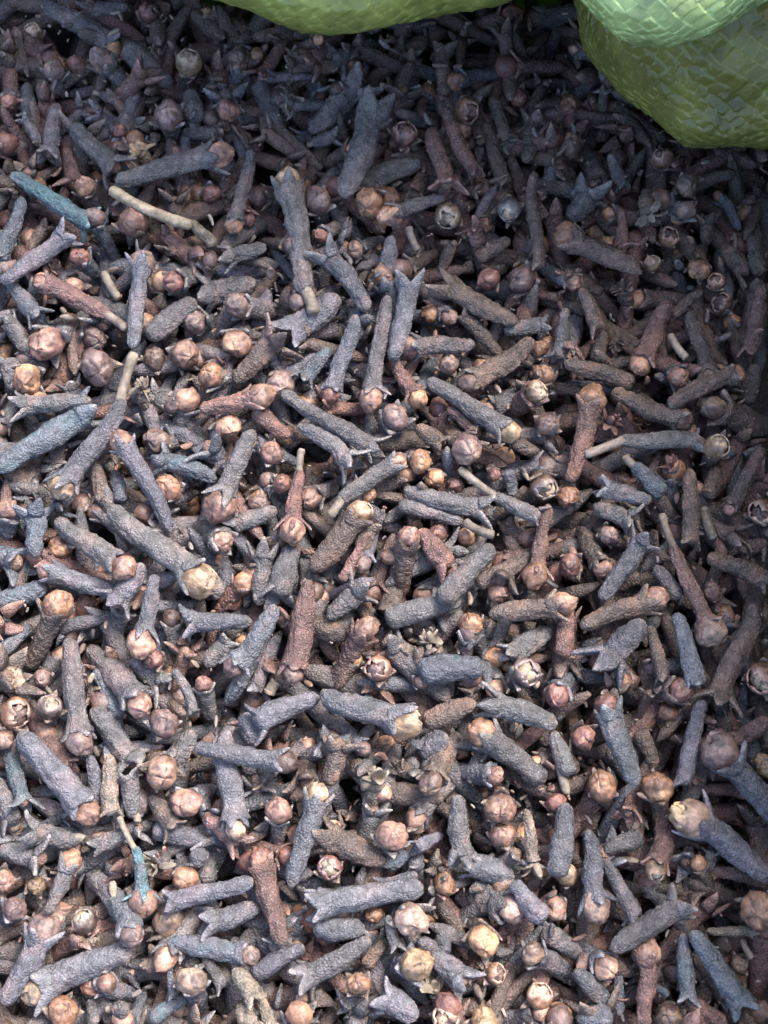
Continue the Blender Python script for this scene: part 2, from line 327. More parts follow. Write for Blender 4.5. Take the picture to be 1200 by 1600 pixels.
# kind, head x y, tail x y, width, stem colour, bud colour, bud radius, depth, [stalk end]
DATA = """
s 177 72 67 7 36 g - 0 1
q 52 50 68 92 26 n dt 17 1.3
c 85 110 98 150 26 g m 19 0.6
c 120 102 128 142 26 n r 16 1
c 158 92 217 153 32 g m 21 0
s 197 72 267 133 40 g - 0 0.5 P 190 68
q 295 97 290 142 32 n dt 23 0.5
c 232 22 236 66 28 n r 18 1.3
s 180 157 154 147 18 g - 0 0.8 P 147 144
c 15 160 20 118 30 g r 15 0.8
s 44 190 42 130 26 g - 0 1
s 38 185 62 228 19 g - 0 0.3
o 76 248 88 162 31 g - 0 0.4
o 187 268 114 194 34 g - 0 0.2
o 140 176 190 196 30 b - 0 1
c 186 205 200 228 26 g r 14 0.9
f 221 236 236 262 18 d - 20 0
c 263 180 274 226 30 g m 25 0.3
c 343 242 180 284 35 g p 25 0
s 340 206 285 208 24 g - 0 0.6
s 310 188 297 140 32 g - 0 0.4
c 357 172 350 128 26 g r 20 0.2
o 333 138 338 105 16 g - 0 0.8
c 366 352 391 234 25 g o 14 0.2
c 330 303 318 282 24 g r 16 0.8
c 133 293 150 330 24 g p 18 0.8
o 146 352 17 272 30 Z - 0 0
k 300 352 172 295 17 t - 0 -0.5 P 172 295
s 335 385 298 345 20 T - 0 0.1
c 210 346 226 398 30 n p 27 0.1
s 2 410 34 308 30 B - 0 0.3
o 108 364 2 442 30 b - 0 0
c 125 402 156 436 27 b r 17 0.2
k 186 468 162 425 13 T - 0 0.5
c 66 442 172 494 29 r r 15 0 P 198 515
f 82 418 62 448 24 m - 18 0.6
s 60 495 10 438 30 b - 0 0.3
c 72 537 122 506 38 g p 30 0
c 146 528 108 508 34 g m 21 0.5
c 152 573 140 538 36 n m 30 0.4
c 42 592 64 556 34 g o 26 0.2
c 222 408 206 545 28 b m 21 0
c 98 762 192 622 35 b dt 24 -0.2 P 210 552
o 140 640 -4 736 42 B - 0 0
c 272 440 336 424 36 g r 18 0.3
s 228 525 306 470 38 g - 0 0.2
c 242 560 256 602 30 n k 21 0.8
s 255 362 318 424 28 r - 0 0.5
s 72 352 45 395 22 n - 0 1
c 450 283 477 458 40 g d 23 0 P 490 490
c 497 313 506 352 32 g m 23 0.2
c 502 368 556 344 26 g r 13 0.4
o 508 396 574 486 32 b - 0 0
c 555 390 596 372 24 g m 15 0.5
c 590 442 622 430 28 n k 20 0.5
c 580 622 606 462 29 g p 23 0
c 516 618 556 492 30 b r 17 0
s 475 592 514 544 27 b - 0 0.2
o 448 524 528 462 46 b - 0 0.4
s 492 485 524 448 36 g - 0 0.6
c 455 466 462 500 30 n k 21 0.9
c 372 478 440 490 35 g m 21 0.1
o 352 402 416 385 28 g - 0 0.4
o 312 462 400 440 42 g - 0 0.7
c 306 503 352 498 32 g m 21 0.4
c 370 537 384 500 34 g p 26 0.1
o 440 524 368 598 36 n - 0 0.1
c 447 572 452 536 28 g m 21 0.5
c 330 586 368 618 34 g o 22 0.1
c 290 554 262 538 30 g p 25 0.3
c 404 620 312 640 31 r p 23 0
s 396 640 452 683 30 r - 0 0.1
c 437 600 424 566 34 n m 24 0.3
o 588 705 440 612 30 g - 0 0
o 552 724 466 664 32 g - 0 0
c 357 667 340 634 28 g p 22 0.3
c 344 787 397 672 35 g p 29 0
c 425 708 412 742 26 g p 20 0.3
o 320 690 350 724 38 b - 0 0.2
o 242 716 338 750 32 B - 0 0.3
c 457 828 468 732 25 r p 25 0 P 472 702
c 440 756 450 790 24 n r 16 0.6
c 487 778 532 752 30 g p 19 0.4
s 362 822 432 795 30 g - 0 0.3
c 404 786 385 760 26 n m 18 0.6
c 562 800 487 892 40 n dt 23 0
c 622 722 528 782 29 g p 16 0 P 515 806
c 424 852 440 830 24 n k 14 0.8
c 350 847 292 824 40 g p 18 0.2
c 612 336 696 308 25 g p 20 0
c 577 318 600 285 32 n o 26 0.3
s 548 292 658 258 38 g - 0 0.4
s 648 308 660 268 26 n - 0 0.7
o 588 165 535 306 47 g - 0 -0.1
o 565 130 485 207 44 g - 0 0.9
c 553 110 545 150 28 n o 20 1.2
s 527 212 486 224 24 g - 0 0.7 P 480 226
f 452 158 436 128 22 T - 20 0.7
o 503 158 480 112 30 g - 0 1
q 632 210 642 248 28 n rk 22 0.3
o 630 132 630 176 36 n - 0 0.8
o 700 295 673 200 30 g - 0 0
s 662 184 662 152 17 r - 0 1
q 730 172 725 128 28 n ok 22 0.4
s 743 268 693 166 25 r - 0 0
o 694 72 694 150 27 n - 0 0.9
s 740 140 765 104 17 r - 0 1.2
s 798 226 766 152 23 n - 0 0.8
s 790 290 758 192 28 g - 0 0.6
s 712 302 723 260 15 r - 0 0.3
s 703 240 698 204 17 r - 0 0.8
q 700 337 738 318 26 n dt 24 0.1
f 742 356 750 396 24 r - 22 0.2
q 795 328 795 290 28 g gt 21 0.4
s 840 420 835 268 22 g - 0 0
c 886 370 1003 427 36 n o 23 0
o 922 292 896 348 38 g - 0 0.3
s 968 398 971 326 21 g - 0 0.3
q 1036 248 1030 290 24 n ok 20 0.7
c 888 165 852 152 26 n o 20 1.3
c 893 228 900 262 28 n k 23 0.9
o 838 182 820 254 27 n - 0 0.7
c 810 153 806 118 26 n r 16 1.3
s 975 292 953 240 22 g - 0 0.7
f 1014 335 1010 296 26 T - 22 0.3
q 1045 370 1040 400 26 n ok 18 0.9
o 1105 336 1106 384 24 n - 0 0.7
c 1092 420 1100 384 24 n o 18 0.3
q 1119 440 1110 474 20 n ok 15 0.5
q 1128 474 1140 510 26 n ok 19 0.7
s 1136 386 1170 430 34 n - 0 0.6
s 1190 430 1174 366 27 n - 0 0.6
s 1172 552 1190 440 28 r - 0 0.5
q 1020 412 1012 440 18 n dt 15 0.7
c 1000 570 1044 470 33 r o 19 0
s 1048 492 1097 455 19 n - 0 0.3
k 1073 560 1047 522 12 t - 0 0.4
c 1106 590 1077 488 28 n m 19 0.2
c 1152 583 1046 634 30 n o 14 0
c 1060 590 1036 555 26 g p 19 0.3
f 974 450 984 480 26 g - 20 0.6
s 904 446 942 454 22 g - 0 0.6
s 936 515 906 452 26 g - 0 0.3
c 897 442 880 418 24 g p 14 0.3
s 932 566 946 518 24 g - 0 0.4
s 990 600 882 566 32 n - 0 0.2
c 1066 656 956 612 31 g k 20 0.1
f 962 540 950 512 20 n - 14 0.8
o 640 440 612 562 32 b - 0 0
o 690 445 808 504 35 b - 0 0
c 640 543 742 538 31 g p 21 0
s 722 490 782 555 25 n - 0 0.5
c 763 435 792 414 26 n r 20 0.4
c 815 438 858 456 34 g m 24 0.3
s 820 505 818 474 26 r - 0 0.6
s 852 508 788 517 28 g - 0 0.6
f 880 428 868 450 24 g - 20 0.5
s 870 560 884 482 24 g - 0 0.3
s 870 562 902 528 22 g - 0 0.5
c 843 545 846 580 26 n o 15 0.7
c 733 599 832 530 36 n k 20 0.2
c 702 568 690 592 26 n m 18 0.5
c 850 586 868 620 28 n o 18 0.3
c 838 612 778 652 40 g dt 20 0.3
s 708 382 688 424 22 n - 0 0.4 P 711 377
k 653 392 638 354 12 T - 0 0.5
s 745 406 797 374 28 g - 0 0.4
s 600 432 612 368 26 b - 0 0.3
c 652 622 612 556 26 r o 17 0.1
c 618 652 596 698 38 g m 24 0.1
c 797 676 668 593 32 g dt 20 0
c 728 700 698 664 32 n m 28 -0.1
s 740 672 699 637 21 r - 0 0.3
s 690 697 650 665 29 n - 0 0.5
c 657 722 632 708 28 g o 20 0.2
c 680 748 694 720 24 n o 17 0.4
c 772 742 762 716 18 n r 11 0.4
s 845 806 770 774 27 g - 0 0 P 718 732
s 792 735 802 778 22 b - 0 0.2
o 762 796 632 764 32 g - 0 0
s 622 790 724 816 27 g - 0 0.3 
k 772 836 726 815 14 T - 0 0
c 712 758 690 752 20 n r 13 0.5
c 684 832 692 862 24 n r 17 0.6
c 638 840 622 934 38 n p 18 0
q 850 762 838 716 34 n kt 24 0.1
c 888 775 884 735 32 n o 19 0.4
c 925 622 890 752 34 r o 23 0
f 952 660 930 690 22 r - 24 0.2
c 857 662 832 674 30 n m 20 0.5
s 800 690 842 706 25 n - 0 0.4
c 836 902 858 788 26 r o 24 0
s 790 812 812 852 30 n - 0 0.7
s 1094 690 966 687 31 g - 0 0 P 914 710
c 1116 637 1206 668 50 n k 22 0.2
q 1120 698 1102 732 30 n dt 23 0
s 1078 850 1078 732 30 g - 0 0
f 1050 728 1062 760 22 r - 18 0.4
o 938 762 1017 783 28 b - 0 0
s 1038 772 988 724 30 B - 0 0.1 P 976 712
o 990 816 928 788 28 g - 0 0.3
c 1110 986 1050 850 27 g L 27 0 P 1034 803
c 1140 794 1192 700 27 n r 11 0.2
s 1105 776 1122 730 28 n - 0 0.3
q 1190 800 1206 830 30 n ok 24 0.3
k 1116 842 1098 792 15 T - 0 0.4
s 1130 872 1114 836 20 g - 0 0.5
c 952 837 932 818 28 n m 18 0.5
s 930 856 908 824 24 n - 0 0.7
s 1165 630 1184 570 32 n - 0 0.4
o 32 633 142 626 30 g - 0 0
c 60 626 82 650 24 g p 18 0.4
f 222 607 226 640 22 T - 22 0.2
c 293 627 272 690 28 g p 23 0.2
c 247 688 288 688 28 g k 23 0.4
c 190 690 266 832 30 b p 20 0
s 188 784 178 736 25 b - 0 0.5
c 264 762 292 792 28 g o 23 0.2
c 312 908 172 790 42 g dt 33 0
c 190 885 88 812 36 g p 22 0.1
c 12 796 -4 864 40 b p 18 0
o 52 792 56 870 36 B - 0 0.2
s 62 765 14 757 22 g - 0 0.6 P 8 756
c 94 856 80 880 30 n o 20 0.7
s 160 782 148 720 28 n - 0 0.7
c 90 946 44 1046 38 n o 26 0
c 74 892 208 930 34 b p 16 0.2
o 176 950 222 880 36 b - 0 0.1
o 34 884 -10 858 40 B - 0 0.4
s -4 948 74 916 42 B - 0 0.6
s -6 1024 50 978 26 b - 0 0.2
s -4 980 24 985 30 b - 0 0.5
c 124 1160 107 998 38 g m 24 0
c 217 1100 138 1012 42 g p 23 0
c 222 1000 242 898 28 b p 25 0
c 240 1030 262 1044 26 n r 17 0.4
o 288 972 394 972 32 b - 0 0.1
c 18 1062 -6 1078 36 n L 24 0.2
q 24 1114 -8 1128 36 n om 28 0.1
c 65 1060 84 1040 18 n m 15 0.6
q 77 1105 84 1144 30 n kt 23 0.2
s 188 1122 148 1046 30 b - 0 0.6
o 258 1076 206 1030 34 g - 0 0.5
c 256 1130 242 1160 30 g m 25 0.2
s 302 1116 270 1046 18 g - 0 0.1
o 412 860 404 946 31 g - 0 0.3
s 432 932 457 850 44 g - 0 0.2
c 365 1042 432 946 34 b m 20 0
c 382 910 338 956 27 r o 20 0.3
c 458 1052 482 906 40 r m 18 0
s 533 908 577 832 17 r - 0 0
o 568 918 512 966 33 g - 0 0.1
c 572 984 518 1066 34 r p 22 0
s 545 985 478 974 40 n - 0 0.6
q 591 1045 604 1080 30 n om 23 0.1
c 318 1068 336 1122 26 g r 15 0.2
s 376 1068 358 1094 12 B - 0 0.3
s 398 1132 500 1090 42 b - 0 0.2
c 634 1130 502 1080 44 b dt 29 0
k 420 1085 432 1064 18 T - 0 0.7
s 702 886 655 828 40 r - 0 0.2
s 688 940 768 852 42 g - 0 0
s 744 914 833 866 30 n - 0 0.3
c 890 884 905 862 28 n r 20 0.4
c 878 944 764 960 34 n p 22 0
s 876 1026 888 950 30 r - 0 0.2
c 780 926 760 906 26 n p 20 0.4
c 735 974 752 1024 26 g o 22 0.1
s 602 968 720 938 38 g - 0 0.1
f 674 1004 690 1034 24 T - 26 0.3
s 655 1052 758 1042 52 B - 0 0.3
s 610 1008 702 1098 46 g - 0 0.4
q 822 1050 776 1076 36 g mt 26 0.1
s 795 1026 862 984 36 g - 0 0.4
o 790 1036 770 1010 28 g - 0 0.6
c 870 1086 906 1040 36 b r 22 0.1
o 764 1098 870 1133 36 g - 0 0
c 753 1145 850 1222 42 g o 25 0
o 1008 840 938 936 31 b - 0 0
c 942 888 904 824 30 n r 16 0.2
c 898 890 888 862 28 n L 16 0.5
c 1020 937 908 980 34 b p 23 0
o 945 1042 1004 968 46 b - 0 0
s 1036 1062 1016 978 23 g - 0 0
s 1088 1072 1057 958 32 B - 0 0
s 1200 908 1106 868 34 n - 0 0.2
c 1112 925 1124 952 24 n m 17 0.5
o 1122 1100 1178 944 34 g - 0 0
s 1066 1228 1098 1092 30 b - 0 0.1
q 1192 1060 1206 1020 38 n ot 29 0.2
c 1062 1078 972 1092 40 n r 22 0.2
c 948 1103 994 1228 38 b r 20 0
c 1042 1112 1056 1134 24 n o 17 0.5
c 975 1064 986 1090 22 n o 14 0.6
s 1062 935 1024 884 28 g - 0 0.4
c 134 1268 32 1144 44 b p 23 0
s 108 1202 46 1116 32 r - 0 0.4
o 38 1262 10 1146 27 B - 0 0.3
s 22 1290 -6 1214 36 g - 0 0.3 P 26 1298
s 175 1274 171 1178 30 T - 0 0
c 224 1408 210 1322 20 Z p 24 0 P 186 1276
s 154 1260 140 1180 24 b - 0 0.3
o 216 1200 142 1108 40 g - 0 0.4
s 200 1210 212 1278 30 g - 0 0.3 P 214 1284
c 253 1207 236 1164 34 n p 29 0
c 290 1254 338 1232 32 b p 26 0.1
s 272 1296 234 1244 30 n - 0 0.4
s 240 1292 328 1320 36 b - 0 0.4
o 44 1300 126 1310 34 g - 0 0 P 130 1312
s 150 1322 202 1298 30 g - 0 0.4
c 110 1345 74 1428 27 g o 19 0
o 74 1344 -6 1324 38 g - 0 0.2
c 57 1384 40 1356 28 n d 16 0.4
c 4 1378 -10 1350 30 n p 20 0.1
c 24 1420 -2 1446 32 b m 22 0.1
c 68 1452 6 1570 40 b m 27 0
c 207 1462 140 1362 42 b m 20 0
q 132 1440 152 1474 22 n kt 22 0.3
s 146 1470 106 1468 13 T - 0 0.3
c 54 1544 204 1484 50 b dt 30 0
c 100 1580 70 1604 36 n o 27 0.1
c 142 1540 218 1555 30 b r 19 0.2
s 200 1580 174 1576 26 g - 0 0.5 P 166 1576
s 146 1602 140 1562 21 g - 0 0.3
f 242 1354 262 1330 26 g - 26 0.3
c 290 1372 278 1338 32 g o 22 0.2
c 263 1436 276 1470 30 n k 28 0.3
s 262 1412 396 1376 33 b - 0 0
o 320 1440 406 1420 36 b - 0 0.2
c 388 1492 262 1472 34 b m 16 0.1
s 226 1512 276 1490 27 n - 0 0.5
c 299 1532 314 1580 34 b L 26 0.1
s 234 1594 292 1560 27 B - 0 0.3
s 270 1560 266 1508 13 b - 0 0.2
c 407 1343 441 1476 37 r r 19 0
c 447 1190 304 1166 32 b k 22 -0.2
c 368 1292 355 1138 38 b L 20 0
c 497 1240 454 1388 36 b dt 20 0
c 435 1270 436 1328 24 g p 23 0.1
o 374 1320 318 1272 27 r - 0 0.2
s 402 1162 382 1114 34 b - 0 0.3
o 530 1152 514 1228 36 n - 0 0
s 461 1252 467 1212 22 n - 0 0.4 P 468 1207
f 588 1222 574 1268 26 T - 32 0
s 576 1212 548 1190 30 n - 0 0.5
o 506 1306 602 1346 42 n - 0 0
q 515 1356 524 1390 30 n rt 22 0.2
o 490 1416 662 1388 40 b - 0 0
s 492 1442 570 1454 42 b - 0 0.3
o 470 1530 578 1467 36 g - 0 0
s 394 1526 476 1480 34 b - 0 0.1
s 420 1482 456 1468 26 b - 0 0.4
s 398 1562 364 1514 32 T - 0 0
s 398 1612 374 1568 32 T - 0 0
s 424 1604 402 1540 22 T - 0 0.1
s 348 1544 318 1494 22 g - 0 0.2
o 475 1580 460 1612 28 g - 0 0
c 560 1537 584 1560 30 n o 20 0
s 570 1512 602 1468 27 n - 0 0.4
c 584 1428 600 1410 24 n o 16 0.4
s 545 1592 556 1568 14 B - 0 0.2
s 534 1572 592 1558 26 g - 0 0.1
s 658 1180 700 1150 42 b - 0 0.3
s 662 1128 744 1098 38 n - 0 0.4
c 674 1222 712 1148 36 n k 21 0
c 774 1213 700 1214 34 b p 16 0.1
s 620 1198 652 1212 27 n - 0 0.4
s 602 1238 692 1248 38 n - 0 0.5
o 722 1346 714 1242 35 g - 0 0
c 782 1262 784 1224 30 n p 27 0
c 785 1304 792 1340 30 n p 22 0.1
s 890 1212 862 1142 30 g - 0 0.1 P 886 1240
s 868 1370 884 1254 40 b - 0 0
q 886 1366 900 1390 28 n dt 20 0.4
f 834 1348 820 1264 20 T - 26 0
c 612 1308 600 1352 32 g p 27 0
s 648 1326 692 1304 22 b - 0 0.1
s 652 1362 650 1326 26 b - 0 0.4
s 602 1354 640 1330 27 B - 0 0.3
s 596 1386 652 1366 24 b - 0 0.3
s 644 1302 672 1268 27 n - 0 0.5
s 738 1352 804 1372 40 b - 0 0.4
c 694 1382 672 1420 30 r o 19 0.1
c 798 1420 714 1400 50 g m 24 0
s 852 1438 798 1380 34 b - 0 -0.1
c 868 1420 884 1396 28 g p 20 0.3
c 643 1438 612 1404 36 g L 29 0
c 650 1508 602 1524 40 b d 29 0
o 730 1538 674 1488 38 b - 0 0.1
s 692 1492 692 1450 27 b - 0 0.4
c 755 1470 744 1420 36 n o 28 0
q 775 1522 760 1548 26 n ok 19 0.3
c 833 1490 908 1532 34 b k 20 0.1
s 848 1456 912 1500 32 g - 0 0.2
q 843 1556 832 1584 26 n ot 24 0.2
c 874 1584 886 1610 30 n o 22 0.2
f 682 1552 690 1584 20 T - 28 0.2
s 596 1556 652 1592 44 b - 0 0
c 697 1590 716 1612 30 n dt 25 0.2
c 755 1596 766 1616 30 n d 25 0.2
s 620 1482 606 1430 19 g - 0 0.1
c 912 1152 888 1130 30 n r 21 0.2
c 1027 1230 1034 1292 32 n o 27 0
c 1025 1360 1036 1262 36 b dt 19 0.1
c 940 1226 962 1264 32 n o 26 0
o 980 1276 990 1232 24 r - 0 0.2
s 1004 1306 944 1332 32 g - 0 0.2
s 994 1434 945 1344 28 b - 0 0.1 P 994 1438
c 932 1420 918 1296 34 b L 28 0
c 1128 1176 1212 1288 44 b m 35 0
s 1150 1160 1204 1122 32 r - 0 0.3
q 1080 1278 1206 1370 42 b ff 34 0
c 1195 1196 1212 1220 26 n d 20 0.3
f 1082 1216 1064 1200 20 r - 16 0.3
s 1112 1328 1106 1362 20 g - 0 0.4
o 1070 1352 1080 1326 28 g - 0 0.5
o 1068 1410 956 1486 38 g - 0 0
c 1010 1486 1006 1604 29 g p 24 0
c 945 1510 896 1468 36 b p 21 0.1
s 952 1572 898 1516 33 b - 0 0.2
s 956 1584 900 1594 40 b - 0 0.1
s 968 1584 968 1500 18 b - 0 0.3
s 1076 1562 1068 1458 28 b - 0 0.1
s 1136 1604 1082 1562 34 b - 0 0.2
o 1162 1572 1080 1455 37 B - 0 0
c 1192 1424 1230 1402 36 n o 35 0
s 1176 1456 1104 1454 17 T - 0 0.2
c 1155 1508 1166 1530 20 n L 15 0.5
c 1046 1592 1060 1616 30 n k 25 0.3
s 1204 1380 1110 1362 28 n - 0 0.6
s 1044 1556 1020 1540 13 B - 0 0.3
k 1176 1498 1160 1468 10 T - 0 0.5
c 1145 840 1128 866 24 n k 14 1
c 560 20 566 60 28 n k 18 1.2
s 620 90 668 60 30 n - 0 1.2
s 430 70 470 30 30 n - 0 1.2
s 520 95 590 70 34 g - 0 1.1
c 470 90 440 120 30 g k 18 1
s 350 60 300 20 30 n - 0 1.2
c 372 90 350 60 30 g k 20 1
s 400 130 440 210 32 g - 0 0.7
s 130 20 200 10 30 g - 0 1.3
s 20 110 30 60 28 n - 0 1.2
s 1060 300 1150 270 30 n - 0 1
c 1075 290 1050 270 28 n k 20 0.8
s 960 170 1040 220 28 n - 0 1.3
c 915 320 900 300 26 n k 18 0.9
s 1120 240 1180 260 30 n - 0 1.2
s 770 420 740 380 26 g - 0 0.6
s 560 480 560 530 30 b - 0 0.8
s 10 500 60 560 30 g - 0 0.7
s 15 560 20 610 34 g - 0 0.6
s 110 600 130 640 30 g - 0 0.7
s 250 660 320 700 28 b - 0 0.5
s 420 760 470 770 34 g - 0 0.7
s 580 820 560 870 30 n - 0 0.5
s 1000 900 960 920 28 n - 0 0.6
s 1160 860 1200 840 28 n - 0 0.6
s 880 1180 900 1210 30 n - 0 0.6
s 1000 1140 1020 1200 28 n - 0 0.8
s 1120 1000 1130 1050 26 n - 0 0.9
s 560 1400 600 1340 28 n - 0 0.6
s 320 1350 300 1330 34 b - 0 0.4
s 320 1380 330 1340 34 g - 0 0.5
s 420 1220 400 1180 28 g - 0 0.5
s 360 1000 320 1040 34 g - 0 0.5
s 440 1090 470 1120 28 n - 0 0.7
s 270 1200 300 1140 30 g - 0 0.5
s 350 930 300 880 34 g - 0 0.4
"""

# ---------------------------------------------------------------- read the layout
items = []
for ln in DATA.strip().split('\n'):
    t = ln.split()
    it = dict(k=t[0], h=(float(t[1]), float(t[2])), t=(float(t[3]), float(t[4])), w=float(t[5]), c=t[6], b=t[7], R=float(t[8]), lv=float(t[9]), P=(float(t[11]), float(t[12])) if len(t) > 10 else None)
    items.append(it)
N = len(items)
hx = np.array([i['h'] for i in items]); tx = np.array([i['t'] for i in items])
wd = np.array([i['w'] for i in items]); RR = np.array([i['R'] for i in items]); lv = np.array([i['lv'] for i in items])
plen = np.linalg.norm(hx-tx, axis=1)
full = 118*np.clip(wd/32, .7, 1.3)
steep = np.zeros(N)
for i, it in enumerate(items):
    if it['k'] in 'cq' and plen[i] < full[i]*.8: steep[i] = min(math.sqrt(full[i]**2-plen[i]**2)*.75, 85)
    elif it['k'] in 'of' and plen[i] < 60: steep[i] = 30
    elif it['k'] == 's' and plen[i] < 50: steep[i] = 18
PXM = .1                        # a photo pixel is about 0.1 mm on the heap
# settle: spheres along every clove are pushed apart in height, upper ones over lower ones
zh = -lv*42.0+rng.normal(size=N)*3; zt = zh-steep+rng.normal(size=N)*6*(steep == 0)
zh0, zt0 = zh.copy(), zt.copy()
S = 6; sp = np.linspace(0, 1, S)
idx = np.repeat(np.arange(N), S); par = np.tile(sp, N)
xy = tx[idx]*(1-par)[:, None]+hx[idx]*par[:, None]
rad = np.where((par > .9) & (RR[idx] > 0), RR[idx], wd[idx]/2*.9)
ok = ~((steep[idx] > 25) & (par < .55))
idx, par, xy, rad = idx[ok], par[ok], xy[ok], rad[ok]
d2 = ((xy[:, None]-xy[None])**2).sum(-1); Rs = rad[:, None]+rad[None]
pr = np.argwhere((d2 < Rs**2) & (idx[:, None] < idx[None]))
a, b = pr[:, 0], pr[:, 1]
prio = lv+rng.uniform(0, .05, N)
sw = prio[idx[a]] > prio[idx[b]]; a, b = np.where(sw, b, a), np.where(sw, a, b)          # a lies on b
need = .80*np.sqrt(Rs[a, b]**2-d2[a, b])
for _ in range(160):
    z = zt[idx]*(1-par)+zh[idx]*par
    v = np.clip(need-(z[a]-z[b]), 0, 6)*.22
    dh = np.zeros(N); dt = np.zeros(N); cnt = np.ones(N)
    for q, sg in ((a, 1), (b, -1)):
        np.add.at(dh, idx[q], sg*v*par[q]); np.add.at(dt, idx[q], sg*v*(1-par[q])); np.add.at(cnt, idx[q], v > 0)
    zh += dh/np.sqrt(cnt)+(zh0-zh)*.035; zt += dt/np.sqrt(cnt)+(zt0-zt)*.035
zh = np.clip(zh, -85, 60)*PXM*MM; zt = np.clip(zt, -150, 60)*PXM*MM

# ---------------------------------------------------------------- labels
STW = dict(g='charcoal', b='bluish-grey', B='blue-tinged', Z='teal', r='reddish-brown', n='dark brown', t='straw-coloured', T='pale grey-tan', L='cream')
BDW = dict(p='pink', m='mauve', o='orange-brown', k='blackish', L='cream', d='golden', r='red', g='grey', t='tan', f='golden')
LM = [(90,315,'teal-blue stem'),(235,322,'straw twig'),(221,236,'gold dried flower'),(315,908,'big cracked golden bud'),(1080,1278,'round gold bloom'),
 (462,790,'bright red clove'),(462,370,'long gold-headed clove'),(173,1225,'pale upright stub'),(222,1370,'teal curved stem'),(635,1130,'hollow gold bud'),
 (588,1230,'cream dried flower'),(1190,1425,'huge orange bud'),(490,1430,'teal-banded clove'),(838,902,'round orange bud'),(1120,698,'gold-ringed bud'),
 (1112,988,'cream-headed long clove'),(1073,1015,'blue-dyed stem'),(705,1045,'thick blue stem'),(470,985,'long maroon clove'),(380,1580,'pale stub pair'),
 (755,1470,'pointed orange bud'),(730,475,'blue forked clove'),(1120,455,'orange husks'),(1014,335,'grey dried flower'),(560,20,'green sack roll'),
 (1080,190,'green sack bulge'),(72,537,'big salmon bud'),(1015,750,'navy stem'),(52,1544,'gaping golden bud'),(784,1285,'stacked bud pair'),
 (222,607,'curled grey flower'),(650,1508,'cream-gold bud'),(1128,1176,'giant mauve bud'),(925,622,'russet budded clove'),(730,700,'plump mauve bud'),
 (585,235,'thick blue-black clove'),(843,340,'knobbly upright stem'),(345,787,'flat pink bud'),(840,1340,'twisted tan flower'),(100,650,'crossing blue cloves'),(25,1090,'broken orange buds')]
used = {}
def make_label(i):
    it = items[i]; k = it['k']; bc = it['b']
    st = STW.get(it['c'], BDW.get(it['c']))
    if it['P'] is not None and k != 'k': st = 'stalked '+st
    mx, my = (hx[i]+tx[i])/2 if k not in 'cqf' else hx[i]
    size = 'thick ' if it['w'] >= 38 else 'thin ' if it['w'] <= 22 else ''
    bsz = 'big ' if it['R'] >= 25 else 'small ' if it['R'] <= 17 else ''
    if k == 'k': base = st+' twig'
    elif k == 'f': base = st+' curled dried flower'
    elif k == 's': base = size+st+' headless clove'
    elif k == 'o': base = size+st+' clove with empty splayed crown'
    elif k == 'q' or len(bc) == 2: base = st+' clove with '+bsz+'cracked '+BDW[bc[0]]+' bud'
    else: base = st+' clove with '+bsz+BDW[bc]+' bud'
    ds = sorted((math.hypot(mx-x, my-y), x, y, n) for x, y, n in LM)
    def rel(x, y):
        if abs(my-y) > abs(mx-x)*1.2: return 'just above the ' if my < y else 'just below the '
        return 'beside the '
    own = 0 if ds[0][0] > 14 else 1
    cands = []
    for m in range(own, own+3):
        cands.append(base+' '+rel(ds[m][1], ds[m][2])+ds[m][3])
    if own == 1 and k != 'k': cands.insert(0, base+' beside the '+ds[1][3])
    for dr in ('', 'sloping '):
        for m in range(own, own+3):
            for n in range(m+1, own+6):
                x1, y1, n1 = ds[m][1:]; n2 = ds[n][3]
                cands.append(base+' between the '+n1+' and the '+n2)
    ang = (math.degrees(math.atan2(-(hx[i][1]-tx[i][1]), abs(hx[i][0]-tx[i][0]))))
    dr = 'head up' if ang > 35 else 'head down' if ang < -35 else 'lying level'
    for m in range(own, own+6):
        cands.append(base+' '+dr+' '+rel(ds[m][1], ds[m][2])+ds[m][3])
    for c in cands:
        if c not in used and len(c.replace(',', '').split()) <= 16:
            used[c] = 1; return c
    return cands[-1]

